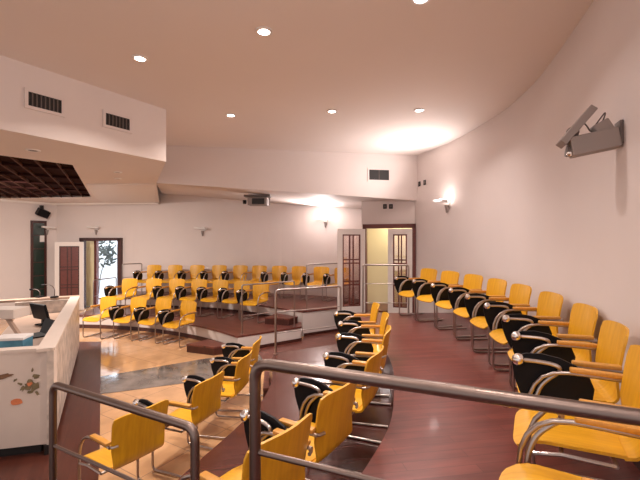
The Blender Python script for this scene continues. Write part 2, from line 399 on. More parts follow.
# ------------------------------------------------------------------ doors
def leaf_parts(parent, w, h, th=0.04, mull='mahogany', vbars=(0.40, 0.60), hbars=(0.30, 0.35, 0.60, 0.65), dark=None):
    """door leaf in local x 0..w, z 0..h, y thickness: stiles, glass, mullions, handle"""
    st = 0.12; top = 0.13; bot = 0.16
    bm = nb()
    box(bm, (0, -th/2, 0), (st, th/2, h)); box(bm, (w-st, -th/2, 0), (w, th/2, h))
    box(bm, (st, -th/2, h-top), (w-st, th/2, h)); box(bm, (st, -th/2, 0), (w-st, th/2, bot))
    lf = obj('leaf', bm, 'paint_white', parent)
    iw, ih = w-2*st, h-top-bot
    obj('pane', B((st, -0.004, bot), (w-st, 0.004, h-top)), dark or 'door_glass', lf)
    bm = nb(); b = 0.030; y = 0.016
    for x0 in (st, w-st-b): box(bm, (x0, -y, bot), (x0+b, y, h-top))
    for z0 in (bot, h-top-b): box(bm, (st, -y, z0), (w-st, y, z0+b))
    for f in vbars: box(bm, (st+iw*f-b/2, -y, bot), (st+iw*f+b/2, y, h-top))
    for f in hbars: box(bm, (st, -y*0.95, bot+ih*f-b/2), (w-st, y*0.95, bot+ih*f+b/2))
    obj('mullion', bm, mull, lf)
    return lf
def hang(lf, hinge, tip, z):
    lf.location = (hinge[0], hinge[1], z); lf.rotation_euler = (0, 0, math.atan2(tip[1]-hinge[1], tip[0]-hinge[0]))
    return lf
# double door on the right
d1 = bpy.data.objects.new('door_1', None); C.objects.link(d1); d1['kind'] = 'structure'; d1['label'] = 'white glazed double door standing open'
bm = nb()
def jamb(bm, p, w, z0, z1, ang):
    box(bm, (-w/2, -0.08, z0), (w/2, 0.08, z1), Tr(p[0], p[1], 0) @ R(ang, 'Z'))
angd = math.atan2(DB[1]-DA[1], DB[0]-DA[0])
jamb(bm, DA, 0.08, Z1, DTOP-0.002, angd); jamb(bm, DB, 0.08, Z1, DTOP-0.002, angd)
mid = ((DA[0]+DB[0])/2, (DA[1]+DB[1])/2)
Ld = math.dist(DA, DB)
box(bm, (-Ld/2-0.04, -0.08, DTOP-0.10), (Ld/2+0.04, 0.08, DTOP), Tr(mid[0], mid[1], 0) @ R(angd, 'Z'))
obj('door_frame', bm, 'mahogany', d1)
h1 = DTOP-0.115-Z1-0.012
e = hang(leaf_parts(d1, 0.69, h1), (1.08, 9.38), (0.405, 9.2), Z1+0.01)
e = hang(leaf_parts(d1, 0.56, h1), (2.14, 9.04), (1.60, 9.20), Z1+0.01)
# left door, dark glazed leaf folded open
d2 = bpy.data.objects.new('door_2', None); C.objects.link(d2); d2['kind'] = 'structure'; d2['label'] = 'white door with dark panes standing open'
bm = nb(); yl, yr = wb_y(DLX0)-0.02, wb_y(DLX1)-0.02
a2 = math.atan2(yr-yl, DLX1-DLX0)
jamb(bm, (DLX0, yl), 0.11, 0, 2.25, a2); jamb(bm, (DLX1, yr), 0.13, 0, 2.25, a2)
box(bm, (-0.70, -0.08, 2.17), (0.70, 0.08, 2.27), Tr((DLX0+DLX1)/2, (yl+yr)/2, 0) @ R(a2, 'Z'))
obj('door_frame', bm, 'dark_wood', d2)
e = hang(leaf_parts(d2, 0.78, 2.13, dark='mahogany', mull='dark_wood'), (-7.42, 12.25), (-8.1, 12.02), 0.01)
e2 = B((0.66, -0.06, 1.0), (0.72, -0.02, 1.03)); o = obj('handle', e2, 'chrome', e)

# ------------------------------------------------------------------ chairs
def seat_fn(u, v):
    s = (u-0.5)*2
    y = -0.30+0.445*v
    hw = 0.230-0.022*v
    # rounded front corners
    k = max(0.0, (0.14-v)/0.14)
    hw *= 1-0.06*k*k
    yy = y+0.020*abs(s)**6*max(0, 1-v*3)
    z = 0.452-0.05*max(0, (0.30-v)/0.30)**2*0.9-0.012*(1-s*s)+0.004*v
    return Vector((s*hw, yy, z))
def back_fn(u, v):
    s = (u-0.5)*2
    path = [(0.135, 0.447), (0.185, 0.458), (0.213, 0.485), (0.225, 0.53), (0.237, 0.60), (0.250, 0.69), (0.264, 0.78), (0.282, 0.875)]
    t = v*(len(path)-1); i = min(int(t), len(path)-2); f = t-i
    y = path[i][0]*(1-f)+path[i+1][0]*f; z = path[i][1]*(1-f)+path[i+1][1]*f
    zz = max(0, min(1, (z-0.45)/0.42))
    hw = 0.208+0.030*math.sin(zz*PI/2)
    k = max(0.0, (v-0.93)/0.07); hw *= 1-0.045*k*k
    y -= 0.045*s*s*min(1, zz*3)
    z -= 0.022*abs(s)**5*max(0, (zz-0.8)/0.2)+0.012*(1-s*s)*(1 if v < 0.01 else max(0, 1-v*4))
    return Vector((s*hw, y, z))
XS = 0.250
def side_path(sx, arm_end=0.225):
    x = sx*XS
    base = fillet([(x, 0.27, 0.013), (x, -0.235, 0.013), (x, -0.235, 0.36)], 0.05)
    arc = [(x, -0.238, 0.42), (x, -0.230, 0.50), (x, -0.205, 0.565), (x, -0.165, 0.615), (x, -0.11, 0.645), (x, -0.04, 0.656), (x, 0.06, 0.658), (x, arm_end, 0.655)]
    return base+[Vector(p) for p in arc]
PAD = [(-0.325, 0.665), (-0.305, 0.705), (-0.25, 0.728), (-0.17, 0.735), (-0.08, 0.722), (0.0, 0.69), (0.06, 0.64), (0.085, 0.575), (0.075, 0.50), (0.03, 0.44), (-0.05, 0.395), (-0.13, 0.375), (-0.20, 0.385), (-0.25, 0.43), (-0.285, 0.50), (-0.312, 0.58)]
def make_chair(tablet=True, pad=True):
    t = thing('tablet_chair' if tablet else 'armchair', 'x', 'chair')
    obj('seat', sheet(nb(), seat_fn, 12, 10, 0.014), 'plywood', t, True)
    obj('backrest', sheet(nb(), back_fn, 12, 16, 0.013), 'plywood', t, True)
    for sx in (-1, 1):
        fr = obj('side_frame', T(side_path(sx), 0.0115, 10), 'steel', t, True)
        obj('armrest', B((sx*XS-0.023, -0.035, 0.664), (sx*XS+0.023, 0.205, 0.690), None, 0.008), 'arm_wood', t, True)
        bm = T([(sx*XS, 0.205, 0.655), (sx*0.235, 0.232, 0.653), (sx*0.20, 0.245, 0.655)], 0.010, 8)
        obj('back_bracket', bm, 'steel', t, True)
    bm = nb()
    for y in (-0.10, 0.10): tube(bm, [(-XS, y-0.0, 0.425), (XS, y, 0.425)], 0.011, 8)
    for sx in (-1, 1):
        tube(bm, [(sx*XS, -0.235, 0.40), (sx*XS, -0.10, 0.425), (sx*XS, 0.10, 0.425)], 0.010, 8)
    obj('seat_frame', bm, 'steel', t, True)
    if tablet:
        bm = nb(); xo = -0.288
        a = [bm.verts.new((xo, y, z)) for y, z in PAD]; b = [bm.verts.new((xo-0.016, y, z)) for y, z in PAD]
        n = len(PAD); bm.faces.new(a); bm.faces.new(b)
        for i in range(n): bm.faces.new((a[i], a[(i+1) % n], b[(i+1) % n], b[i]))
        tb = obj('writing_tablet', bm, 'black_plastic', t) if pad else obj('tablet_mount', B((-0.285, -0.36, 0.665), (-0.262, -0.27, 0.70), None, 0.004), 'black_plastic', t)
        if not pad: pass
        kb = obj('knob', ball(0.036, (-0.272, -0.290, 0.690)), 'chrome', tb, True)
        pts = spline([(-0.270, -0.27, 0.692), (-0.268, -0.20, 0.694), (-0.264, -0.13, 0.692), (-0.262, -0.085, 0.678), (-0.264, -0.085, 0.65), (-0.268, -0.125, 0.612), (-0.268, -0.17, 0.56), (-0.264, -0.197, 0.49), (-0.258, -0.207, 0.42)], 3)
        obj('tablet_bracket', T(pts, 0.012, 8), 'steel', tb, True)
    return t
proto = {True: make_chair(True), False: make_chair(False), 'bare': make_chair(True, False)}
used = {True: False, False: False, 'bare': False}
def place_chair(x, y, z, f, label, group, tablet=True):
    rz = math.atan2(f[0], -f[1])
    p = proto[tablet]
    if not used[tablet]: used[tablet] = True; o = p; o.location = (x, y, z); o.rotation_euler = (0, 0, rz)
    else: o = dup(p, (x, y, z), rz)
    o['label'] = label; o['group'] = group
    return o
KN = (-0.275, -0.29)        # knob in chair coordinates
BK = (0.0, 0.262)            # middle of the backrest
def from_local(pt, f, loc):  # where the chair origin lies when local point loc falls on pt
    rz = math.atan2(f[0], -f[1]); c, s = math.cos(rz), math.sin(rz)
    return pt[0]-(c*loc[0]-s*loc[1]), pt[1]-(s*loc[0]+c*loc[1])
def row_by_knobs(K, z, labels, group, bare=None, turn=None):
    n = len(K)
    for i in range(n):
        a = Vector(K[max(i-1, 0)]); c = Vector(K[min(i+1, n-1)]); t = (c-a).normalized()   # runs from near to far: the sitter's right
        if turn: t.rotate(Matrix.Rotation(-math.radians(turn[i]), 2))
        f = (-t.y, t.x)
        x, y = from_local(K[i], f, KN)
        place_chair(x, y, z, f, labels[i], group, 'bare' if i == bare else True)
ORD = ['first', 'second', 'third', 'fourth', 'fifth', 'sixth', 'seventh', 'eighth', 'ninth', 'tenth', 'eleventh', 'twelfth']
# row along the curved right wall, from the near end
right_k = [(0.83, 1.74), (1.18, 2.32), (1.45, 2.88), (1.68, 3.52), (1.80, 4.20), (1.84, 4.86), (1.84, 5.48), (1.76, 6.08), (1.61, 6.67), (1.41, 7.22)]
N = len(right_k)
lab = []
for i in range(N):
    k = N-1-i
    if i == 0: lab.append('yellow armchair with a bare tablet bracket under the thick handrail, nearest along the curved wall')
    elif k == 0: lab.append('yellow tablet chair by the curved wall, first in its row from the double door')
    else: lab.append('yellow tablet chair by the curved wall, %s in its row from the double door' % ORD[k])
row_by_knobs(right_k, Z2, lab, 'chairs along the curved right wall', bare=0)
mid_k = [(-0.45, 2.36), (-0.175, 2.90), (0.06, 3.56), (0.208, 4.27), (0.262, 4.93), (0.232, 5.61)]
lab = ['yellow tablet chair in the walkway row %s' % s for s in (
    'seen from behind, half hidden by the big post', 'seen from behind, second after the big post', 'crossed by the big handrail, third after its post',
    'beyond the big handrail, third from far end', 'on the wooden walkway, second from the far end', 'at the far end, nearest the open glazed door')]
row_by_knobs(mid_k, Z1, lab, 'chairs in the row on the wooden walkway', turn=(8, 9, 7, 5, 4, 3))
front_k = [(-1.69, 3.60), (-1.46, 4.22), (-1.34, 4.87), (-1.36, 5.52)]
lab = ['yellow tablet chair on the tiles behind the low handrail, nearest the white counter', 'yellow tablet chair on the tiles, second in its row from the low handrail',
       'yellow tablet chair on the tiles, third in its row from the low handrail', 'yellow tablet chair on the tiles, farthest in its row from the low handrail']
row_by_knobs(front_k, 0.008, lab, 'chairs in the row on the tiled floor', turn=(13, 5, 5, 4))
# far rows facing the stage
def far_row(z, items, name, group):
    n = len(items)
    for i, (p, d, ang, tab) in enumerate(items):
        a = math.radians(ang); f = (-math.sin(a), -math.cos(a))
        x, y = from_local(((p-320)/F*d, d), f, BK)
        pos = 'at the left end of' if i == 0 else ('at the right end of' if i == n-1 else ORD[i]+' from left in')
        extra = 'tablet chair' if tab else 'armchair without tablet'
        place_chair(x, y, z, f, 'yellow %s %s %s' % (extra, pos, name), group, tab)
far_row(0.0, [(110, 9.15, 18, False), (140, 9.0, 21, True), (165, 8.8, 25, True), (190, 8.48, 30, True)], 'the four chair row before the tiers', 'chairs on the tiles before the tiers')
far_row(ZT2, [(131, 10.2, 14, True), (155, 10.17, 15, False), (178, 10.1, 17, True), (200.2, 10.02, 19, True), (221.5, 9.86, 22, True), (243, 9.65, 25, True), (262, 9.32, 28, True)], 'the seven chair row on the lower tier', 'chairs on the lower tier')
far_row(ZT3, [(155, 11.7, 12, True), (176, 11.68, 13, True), (198, 11.65, 14, True), (220, 11.6, 15, True), (241, 11.52, 17, True), (260, 11.42, 19, False), (280, 11.28, 21, True), (300, 11.1, 23, True), (322, 10.85, 26, True), (343, 10.55, 28, True)], 'the ten chair row against the back wall', 'chairs on the upper tier against the back wall')

# ------------------------------------------------------------------ handrails
def handrail(label, posts, z_floor, z_top, mids, r_top, r_bar, m, ext=None, r_post=None, group=None, name='handrail'):
    """posts: plan points; the top rail bends down into the first and last post"""
    p0, p1 = posts[0], posts[-1]
    t = thing(name, label, 'handrail', (p0[0], p0[1], z_floor), 0, group)
    L = lambda x, y, z: (x-p0[0], y-p0[1], z-z_floor)
    r_post = r_post or r_top
    a = [L(p0[0], p0[1], z_floor), L(p0[0], p0[1], z_top), L(p1[0], p1[1], z_top), L(p1[0], p1[1], z_floor)]
    obj('top_rail', T(fillet(a, r_top*3.0, 6), r_top, 14), m, t, True)
    for q in posts[1:-1]: obj('post', T([L(q[0], q[1], z_floor), L(q[0], q[1], z_top)], r_post, 10), m, t, True)
    for q in (p0, p1):
        bm = nb(); cyl(bm, r_top*2.0, r_top*2.0, 0.012, Tr(*L(q[0], q[1], z_floor+0.006)), 16); obj('base_flange', bm, m, t, True)
    for h in mids: obj('cross_bar', T([L(p0[0], p0[1], z_top-h), L(p1[0], p1[1], z_top-h)], r_bar, 10), m, t, True)
    return t
handrail('thick steel handrail with one cross bar running to the curved wall in the foreground', [(-0.238, 1.43), (1.10, 0.866)], Z2, EYE-0.45, (0.325,), 0.021, 0.0105, 'rail_steel')
handrail('short brown steel handrail with one cross bar before the white counter', [(-1.27, 1.855), (-0.455, 1.42)], Z1, EYE-0.685, (0.29,), 0.0165, 0.008, 'rail_steel')
handrail('thin steel handrail with cross bars in front of the open double door', [(0.82, 7.44), (1.68, 7.40)], Z2, EYE-0.475, (0.36, 0.72), 0.017, 0.008, 'steel')
handrail('steel handrail on the edge of the wooden walkway facing the white tier end', [(-0.68, 5.98), (0.345, 6.52)], Z1, EYE-0.77, (0.34, 0.66), 0.017, 0.008, 'steel')
handrail('steel handrail at the right end of the lower tier beside the wooden step box', [(-1.56, 7.80), (-0.56, 8.50)], ZT2, EYE-0.90, (0.62,), 0.015, 0.008, 'steel')
handrail('steel handrail at the right end of the upper tier beside the last chairs', [(-0.31, 9.06), (0.50, 9.60)], ZT3, EYE-0.57, (0.5,), 0.015, 0.008, 'steel')
handrail('small steel handrail at the left end of the lower tier by the bright doorway', [(-5.82, 10.02), (-5.62, 10.75)], ZT2, EYE-1.03, (0.42,), 0.015, 0.008, 'steel')
handrail('small steel handrail at the left end of the upper tier by the back wall', [(-5.90, 11.65), (-5.46, 11.95)], ZT3, EYE-0.72, (0.4,), 0.015, 0.008, 'steel')

# ------------------------------------------------------------------ step boxes
def step_box(label, pts, h, m='dark_wood', z=0.0):
    cx = sum(p[0] for p in pts)/len(pts); cy = sum(p[1] for p in pts)/len(pts)
    t = thing('step_box', label, 'step', (cx, cy, z))
    q = [(p[0]-cx, p[1]-cy) for p in pts]
    obj('body', prism(nb(), [(x*0.985, y*0.985) for x, y in q], 0.0, h-0.03), m, t)
    obj('tread', prism(nb(), q, h-0.03, h), 'parquet_tier', t)
    return t
step_box('dark wooden step box on the tiles before the lower tier', [(-2.62, 7.65), (-2.02, 7.42), (-1.72, 7.60), (-2.30, 8.02)], 0.16)
step_box('dark wooden step box on the lower tier below the upper tier', [(-1.24, 8.74), (-0.68, 8.56), (-0.50, 8.82), (-1.02, 9.22)], 0.15, z=ZT2)
step_box('reddish wooden step block against the walkway edge behind the tiled row chairs', [(-0.76, 5.2), (-0.67, 5.22), (-0.73, 5.56), (-0.72, 5.98), (-0.85, 5.98)], 0.22)

# ------------------------------------------------------------------ counter and things on it
A0 = Vector((-2.73, 4.0)); A1 = Vector((-4.72, 7.65)); CH = Vector((-2.86, 3.98)); A2 = Vector((-4.6, 3.52))
dirn = (A1-A0).normalized(); nin = Vector((-dirn.y, dirn.x)) * 1.0
if nin.x > 0: nin = -nin
ct = thing('counter', 'white painted L shaped counter with stained panels and mottled side', 'counter', (A0.x, A0.y, 0.012))
def Lc(p): return (p[0]-A0.x, p[1]-A0.y)
HC = 1.055
def panel(name, a, c, z0, z1, th, m, par=ct, side=-1):
    return obj(name, wallstrip(nb(), [Lc(a), Lc(c)], z0, z1, th, side), m, par)
fd = (A2-CH).normalized()
panel('side_panel', A0, A1, 0.10, HC, 0.06, 'counter_mottled')
panel('corner_panel', CH, A0, 0.10, HC, 0.06, 'counter_white')
fp = panel('front_panel', A2, CH, 0.10, HC, 0.06, 'counter_white')
e1 = A1+nin*1.0
panel('end_panel', A1, e1, 0.10, HC-0.012, 0.06, 'counter_mottled', side=-1)
panel('plinth', A2+Vector((0, .05)), CH+Vector((-.02, .05)), 0.0, 0.10, 0.05, 'black_metal')
panel('plinth', A0+nin*0.03, A1+nin*0.03, 0.0, 0.10, 0.05, 'black_metal')
def ledge(a, c, w, n):
    pts = [Lc(a), Lc(c), Lc(c+n*w), Lc(a+n*w)]
    return pts
obj('ledge', prism(nb(), ledge(A0-nin*0.012-dirn*0.0, A1-nin*0.012, 0.16, nin), HC, HC+0.03), 'counter_white', ct)
nf = Vector((-fd.y, fd.x)); nf = nf if nf.y > 0 else -nf
obj('ledge', prism(nb(), [Lc(A2-nf*0.012), Lc(CH-nf*0.012), Lc(A0-Vector((0.0, 0.012))), Lc(A0+dirn*0.16), Lc(CH+nf*0.11), Lc(A2+nf*0.11)], HC+0.0005, HC+0.0305), 'counter_white', ct)
obj('ledge', prism(nb(), [Lc(A1), Lc(A1+dirn*0.22), Lc(e1+dirn*0.22+nin*.9), Lc(e1+nin*.9)], HC-0.011, HC+0.028), 'counter_wood', ct)
wt = prism(nb(), [Lc(A0+nin*0.17+dirn*0.25), Lc(A1+nin*0.17-dirn*0.1), Lc(A1+nin*0.95-dirn*0.1), Lc(Vector((-4.6, 5.6))), Lc(A2+nf*0.12), Lc(CH+nf*0.12+fd*0.1)], 0.78, 0.81)
obj('worktop', wt, 'counter_wood', ct)
# painted marks on the front panel
an = math.atan2(-fd.y, -fd.x)
def on_front(s, z):   # s metres along the front from the corner towards the left
    p = CH+fd*s-nf*0.004; return Vector((p.x-A0.x, p.y-A0.y, z))
def blob(name, cx, cz, rx, rz, m, rot=0.0, k=0.25, n=14, seed=1, lift=0.003):
    rnd = random.Random(seed); bm = nb(); vs = []
    for i in range(n):
        a = 2*PI*i/n; r = 1+rnd.uniform(-k, k)
        u, w = rx*r*math.cos(a), rz*r*math.sin(a)
        u, w = u*math.cos(rot)-w*math.sin(rot), u*math.sin(rot)+w*math.cos(rot)
        p = on_front(cx+u, cz+w); p -= Vector((nf.x, nf.y, 0))*lift; vs.append(bm.verts.new(p))
    f = bm.faces.new(vs); g = bmesh.ops.extrude_face_region(bm, geom=[f])
    for v in g['geom']:
        if isinstance(v, bmesh.types.BMVert): v.co += Vector((nf.x, nf.y, 0))*0.002
    return obj(name, bm, m, fp)
blob('painted_patch', 0.20, 0.56, 0.055, 0.032, 'orange_paint', 0, 0.12, 12, 3)
blob('painted_stroke', 0.36, 0.815, 0.13, 0.022, 'umber_paint', -0.22, 0.2, 14, 5)
for i, (s, z, r) in enumerate([(0.03, 0.80, .035), (0.07, 0.74, .045), (0.10, 0.70, .05), (0.04, 0.70, .05), (0.14, 0.69, .03), (0.08, 0.65, .03), (0.17, 0.74, .02), (0.02, 0.63, .025), (0.06, 0.87, .018), (0.21, 0.78, .016)]):
    blob('painted_leaf', s, z, r, r*0.6, 'olive_paint', 0.6*i, 0.45, 11, 11+i, 0.003+0.0004*i)
blob('painted_flower', 0.085, 0.73, .022, .02, 'orange_paint', 0, 0.3, 10, 40, 0.008)

WZ = 0.81+0.012
# blue and white carton on the worktop
def rotbox(name, loc, size, rz, m, par, bev=0.004):
    return obj(name, B((-size[0]/2, -size[1]/2, 0), (size[0]/2, size[1]/2, size[2]), Tr(*loc) @ R(rz, 'Z'), bev), m, par)
bx = thing('carton', 'blue and white carton lying on the counter worktop', 'box', (-3.50, 4.45, WZ), 0.2)
rotbox('body', (0, 0, 0), (0.30, 0.22, 0.255), 0, 'blue_box', bx); rotbox('lid', (0, 0, 0.255), (0.31, 0.23, 0.03), 0, 'paper', bx)
pp = thing('paper_sheets', 'white paper sheets spread beside the blue carton', 'paper', (-3.95, 4.62, WZ), 0.5)
rotbox('sheet', (0, 0, 0), (0.40, 0.30, 0.012), 0, 'paper', pp, 0.001)
# folding display stand: thick shelf on slanted leg
st = thing('display_stand', 'pale wooden reading stand on a slanted leg over the counter worktop', 'stand', (-4.08, 5.05, WZ), 0)
obj('shelf', B((-0.95, -0.14, 0.38), (0.22, 0.14, 0.50), None, 0.008), 'counter_white', st)
obj('leg', T([(0.62, -0.36, 0.0), (0.06, -0.05, 0.40)], 0.032, 6), 'counter_wood', st)
obj('leg', B((-0.56, -0.03, 0.0), (-0.50, 0.03, 0.385)), 'counter_wood', st)

# dark monitor and microphones
mo = thing('monitor', 'black monitor turned away on the counter worktop', 'monitor', (-4.5, 6.35, WZ), -0.5)
obj('screen', B((-0.22, -0.02, 0.10), (0.22, 0.02, 0.36), R(0.25, 'X'), 0.006), 'black_plastic', mo)
obj('stand', B((-0.03, -0.02, 0.0), (0.03, 0.02, 0.16)), 'black_plastic', mo); obj('base', B((-0.11, -0.08, 0), (0.11, 0.08, 0.012)), 'black_plastic', mo)
lp = thing('laptop', 'open black laptop near the counter corner', 'laptop', (-4.08, 5.6, WZ), -0.6)
obj('keyboard_base', B((-0.16, -0.11, 0), (0.16, 0.11, 0.018)), 'black_plastic', lp)
obj('screen', B((-0.16, -0.005, 0), (0.16, 0.005, 0.21), Tr(0, 0.11, 0.016) @ R(-0.35, 'X')), 'black_plastic', lp)
def mic(label, x, y, h, lean, rz):
    m_ = thing('gooseneck_microphone', label, 'microphone', (x, y, HC+0.043), rz)
    obj('base', B((-0.05, -0.06, 0), (0.05, 0.06, 0.025), None, 0.004), 'black_plastic', m_)
    pts = spline([(0, 0, 0.02), (0, 0, h*0.6), (-lean*0.3, 0, h*0.9), (-lean*0.75, 0, h), (-lean, 0, h*0.98)], 5)
    obj('neck', T(pts, 0.008, 8), 'grey_dark', m_, True)
    obj('capsule', T([(-lean, 0, h*0.98), (-lean-0.07, 0, h*0.95)], 0.016, 10), 'black_plastic', m_, True)
cp = A1+nin*0.5+dirn*0.11
mic('gooseneck microphone on the far counter end, tall and bent left', cp.x+0.12, cp.y-0.03, 0.25, 0.16, 0.1)
mic('gooseneck microphone on the far counter end, lower and leaning left', cp.x-0.18, cp.y, 0.15, 0.16, -0.2)

# ------------------------------------------------------------------ wall and ceiling fittings
def oriented(p, nrm):
    """matrix whose local -Y points along nrm (out of the wall), origin p"""
    n = Vector((nrm[0], nrm[1], 0)).normalized(); rz = math.atan2(n.x, -n.y)
    return rz
def wall_normal_right(y):
    for a, c in zip(wall_r[:-1], wall_r[1:]):
        if a[1] <= y <= c[1]:
            t = (y-a[1])/(c[1]-a[1]); x = a[0]+(c[0]-a[0])*t; d = Vector((c[0]-a[0], c[1]-a[1])).normalized()
            return x, (-d.y, d.x)
    return wall_r[-1][0], (-1, 0)
def ray_right(xp):
    best = None
    for k in range(2000):
        y = 1.5+7.4*k/2000; x, n = wall_normal_right(y)
        e = abs(x/y-(xp-320)/F)
        if best is None or e < best[0] or (e < 0.0006 and y < best[1] and False): best = (e, y, x, n)
    return best[2], best[1], best[3]
def ray_back(xp):
    best = None
    for a, c in zip(wall_b[:-1], wall_b[1:]):
        for k in range(40):
            t = k/40; x = a[0]+(c[0]-a[0])*t; y = a[1]+(c[1]-a[1])*t; e = abs(x/y-(xp-320)/F)
            if best is None or e < best[0]:
                d = Vector((c[0]-a[0], c[1]-a[1])).normalized(); best = (e, x, y, (d.y, -d.x))
    return best[1], best[2], best[3]
def sconce(label, x, y, z, n, lit, power=0, glow=0.025, off=0.33, group='wall sconces'):
    s = thing('wall_sconce', label, 'wall lamp', (x+n[0]*0.002, y+n[1]*0.002, z), oriented(None, n), group)
    obj('wall_plate', B((-0.06, -0.03, -0.09), (0.06, 0, 0.07), None, 0.006), 'white_plastic', s)
    bm = nb(); cyl(bm, 0.015, 0.045, 0.16, Tr(0, -0.05, -0.14), 16); obj('cone', bm, 'grey_plastic', s, True)
    obj('arm', T([(0, -0.02, 0.0), (0, -0.16, 0.01)], 0.02, 10), 'white_plastic', s, True)
    hd = obj('lamp_head', B((-0.20, -0.25, -0.015), (0.16, -0.12, 0.045), R(0.08, 'Y'), 0.015), 'white_plastic', s, True)
    if lit:
        obj('lamp_tube', T([(-0.15, -0.10, 0.06), (0.15, -0.10, 0.04)], 0.018, 10), 'lamp_lit', hd)
        l = bpy.data.lights.new('sconce_light', 'SPOT'); l.energy = power; l.color = (1.0, 0.90, 0.87); l.shadow_soft_size = 0.08; l.spot_size = 2.9; l.spot_blend = 1.0
        o = bpy.data.objects.new('sconce_light', l); C.objects.link(o); o.location = (x+n[0]*0.30, y+n[1]*0.30, z+0.08)
        o.rotation_euler = Vector((n[0]*1.35, n[1]*1.35, 0.9)).to_track_quat('-Z', 'Y').to_euler()
        l = bpy.data.lights.new('sconce_glow', 'POINT'); l.energy = power*glow; l.color = (1.0, 0.90, 0.87); l.shadow_soft_size = 0.08
        o = bpy.data.objects.new('sconce_glow', l); C.objects.link(o); o.location = (x+n[0]*off, y+n[1]*off, z+0.12)
    return s
x, y, n = ray_right(449); sconce('lit white wall lamp on the curved right wall above the chairs', x, y, EYE+(240-202)/F*y, n, True, 150)
for yy in (0.4, -1.4):  # unseen wall lamps added behind the camera to brighten the ceiling
    x_, n_ = wall_normal_right(yy); sconce('added unseen wall lamp on the curved right wall behind the view, lighting the ceiling', x_, yy, 2.95, n_, True, 75)
x, y, n = ray_back(326); sconce('lit white wall lamp on the back wall beside the double door', x, y, EYE+(240-220)/F*y, n, True, 180, 0.06, 0.50)
x, y, n = ray_back(203); sconce('unlit wall lamp on the back wall above the upper tier', x, y, EYE+(240-229)/F*y, n, False)
x, y, n = ray_back(97); sconce('unlit wall lamp above the bright far left doorway', x, y, EYE+(240-228)/F*y, n, False)
sx, sy = -8.66, 12.34; nl = Vector((2.0, -1.25)).normalized()
sconce('unlit wall lamp at the left stage wall beside the dark panel', sx, sy, EYE+(240-228)/F*sy, (nl.x, nl.y), False)

# floodlight with tilted reflector plate on the right wall
x, y, n = ray_right(621); zf = EYE+(240-136)/F*y
fl = thing('wall_floodlight', 'grey floodlight arm with a tilted reflector plate high on the curved wall', 'floodlight', (x+n[0]*0.002, y+n[1]*0.002, zf), oriented(None, n))
obj('wall_plate', B((-0.055, -0.02, -0.06), (0.055, 0, 0.10), None, 0.004), 'grey_dark', fl)
obj('housing', B((-0.06, -0.31, -0.075), (0.06, -0.02, 0.06), R(0.17, 'X'), 0.008), 'grey_plastic', fl)
obj('neck', B((-0.05, -0.12, 0.02), (0.05, -0.015, 0.15), R(0.5, 'X'), 0.01), 'grey_plastic', fl)
hd = obj('head', T([(0, -0.285, -0.085), (0, -0.325, -0.080)], 0.04, 14), 'grey_dark', fl, True)
obj('lens', ball(0.02, (0.035, -0.31, -0.105)), 'chrome', hd, True)
obj('reflector_plate', B((-0.075, -0.026, -0.15), (0.075, 0.026, 0.15), Tr(0, -0.265, 0.085) @ R(-0.68, 'X'), 0.006), 'grey_plastic', fl)
obj('knuckle', ball(0.042, (0, -0.285, 0.05)), 'grey_dark', fl, True)
bm = T(spline([(0, -0.27, 0.07), (0.02, -0.24, 0.12), (0.0, -0.20, 0.09), (-0.01, -0.17, 0.05), (0.0, -0.14, 0.10), (0.0, -0.09, 0.17), (0.0, -0.11, 0.10), (0.0, -0.16, 0.02)], 5), 0.005, 6)
obj('cable', bm, 'grey_dark', fl, True)

# air vents
def vent(label, p, n, w, h, cols, group=None):
    v = thing('air_vent', label, 'vent', (p[0]+n[0]*0.002, p[1]+n[1]*0.002, p[2]), oriented(None, n), group)
    obj('backing', B((-w/2, -0.006, -h/2), (w/2, 0, h/2)), 'black_metal', v)
    bm = nb(); b = 0.035
    box(bm, (-w/2-b, -0.016, h/2), (w/2+b, 0, h/2+b)); box(bm, (-w/2-b, -0.016, -h/2-b), (w/2+b, 0, -h/2))
    box(bm, (-w/2-b, -0.016, -h/2), (-w/2, 0, h/2)); box(bm, (w/2, -0.016, -h/2), (w/2+b, 0, h/2))
    obj('frame', bm, 'paint_wall', v)
    bm = nb()
    for i in range(1, cols): xx = -w/2+w*i/cols; box(bm, (xx-0.006, -0.013, -h/2), (xx+0.006, -0.005, h/2))
    obj('louvre', bm, 'grey_dark', v)
    return v
def on_seg(a, c, xp):   # where the sight line of column xp meets a wall line in plan
    k = (xp-320)/F; a, c = Vector(a), Vector(c); d = c-a
    t = (k*a.y-a.x)/(d.x-k*d.y); p = a+d*t
    dd = d.normalized(); return p.x, p.y, (dd.y, -dd.x)
x, y, n = on_seg(stage[1], stage[2], 45); vent('left of the two slotted vents in the stage bulkhead', (x, y, EYE+(240-103)/F*y), n, 0.34, 0.155, 8, 'vents in the stage bulkhead')
x, y, n = on_seg(stage[1], stage[2], 117.5); vent('slotted vent in the stage bulkhead nearest the corner', (x, y, EYE+(240-122)/F*y), n, 0.33, 0.155, 7, 'vents in the stage bulkhead')
x, y, n = on_seg(fz[0][:2], fz[3][:2], 379); v = vent('square double vent in the front bulkhead by the curved wall', (x, y, EYE+(240-175)/F*y), n, 0.47, 0.23, 2)
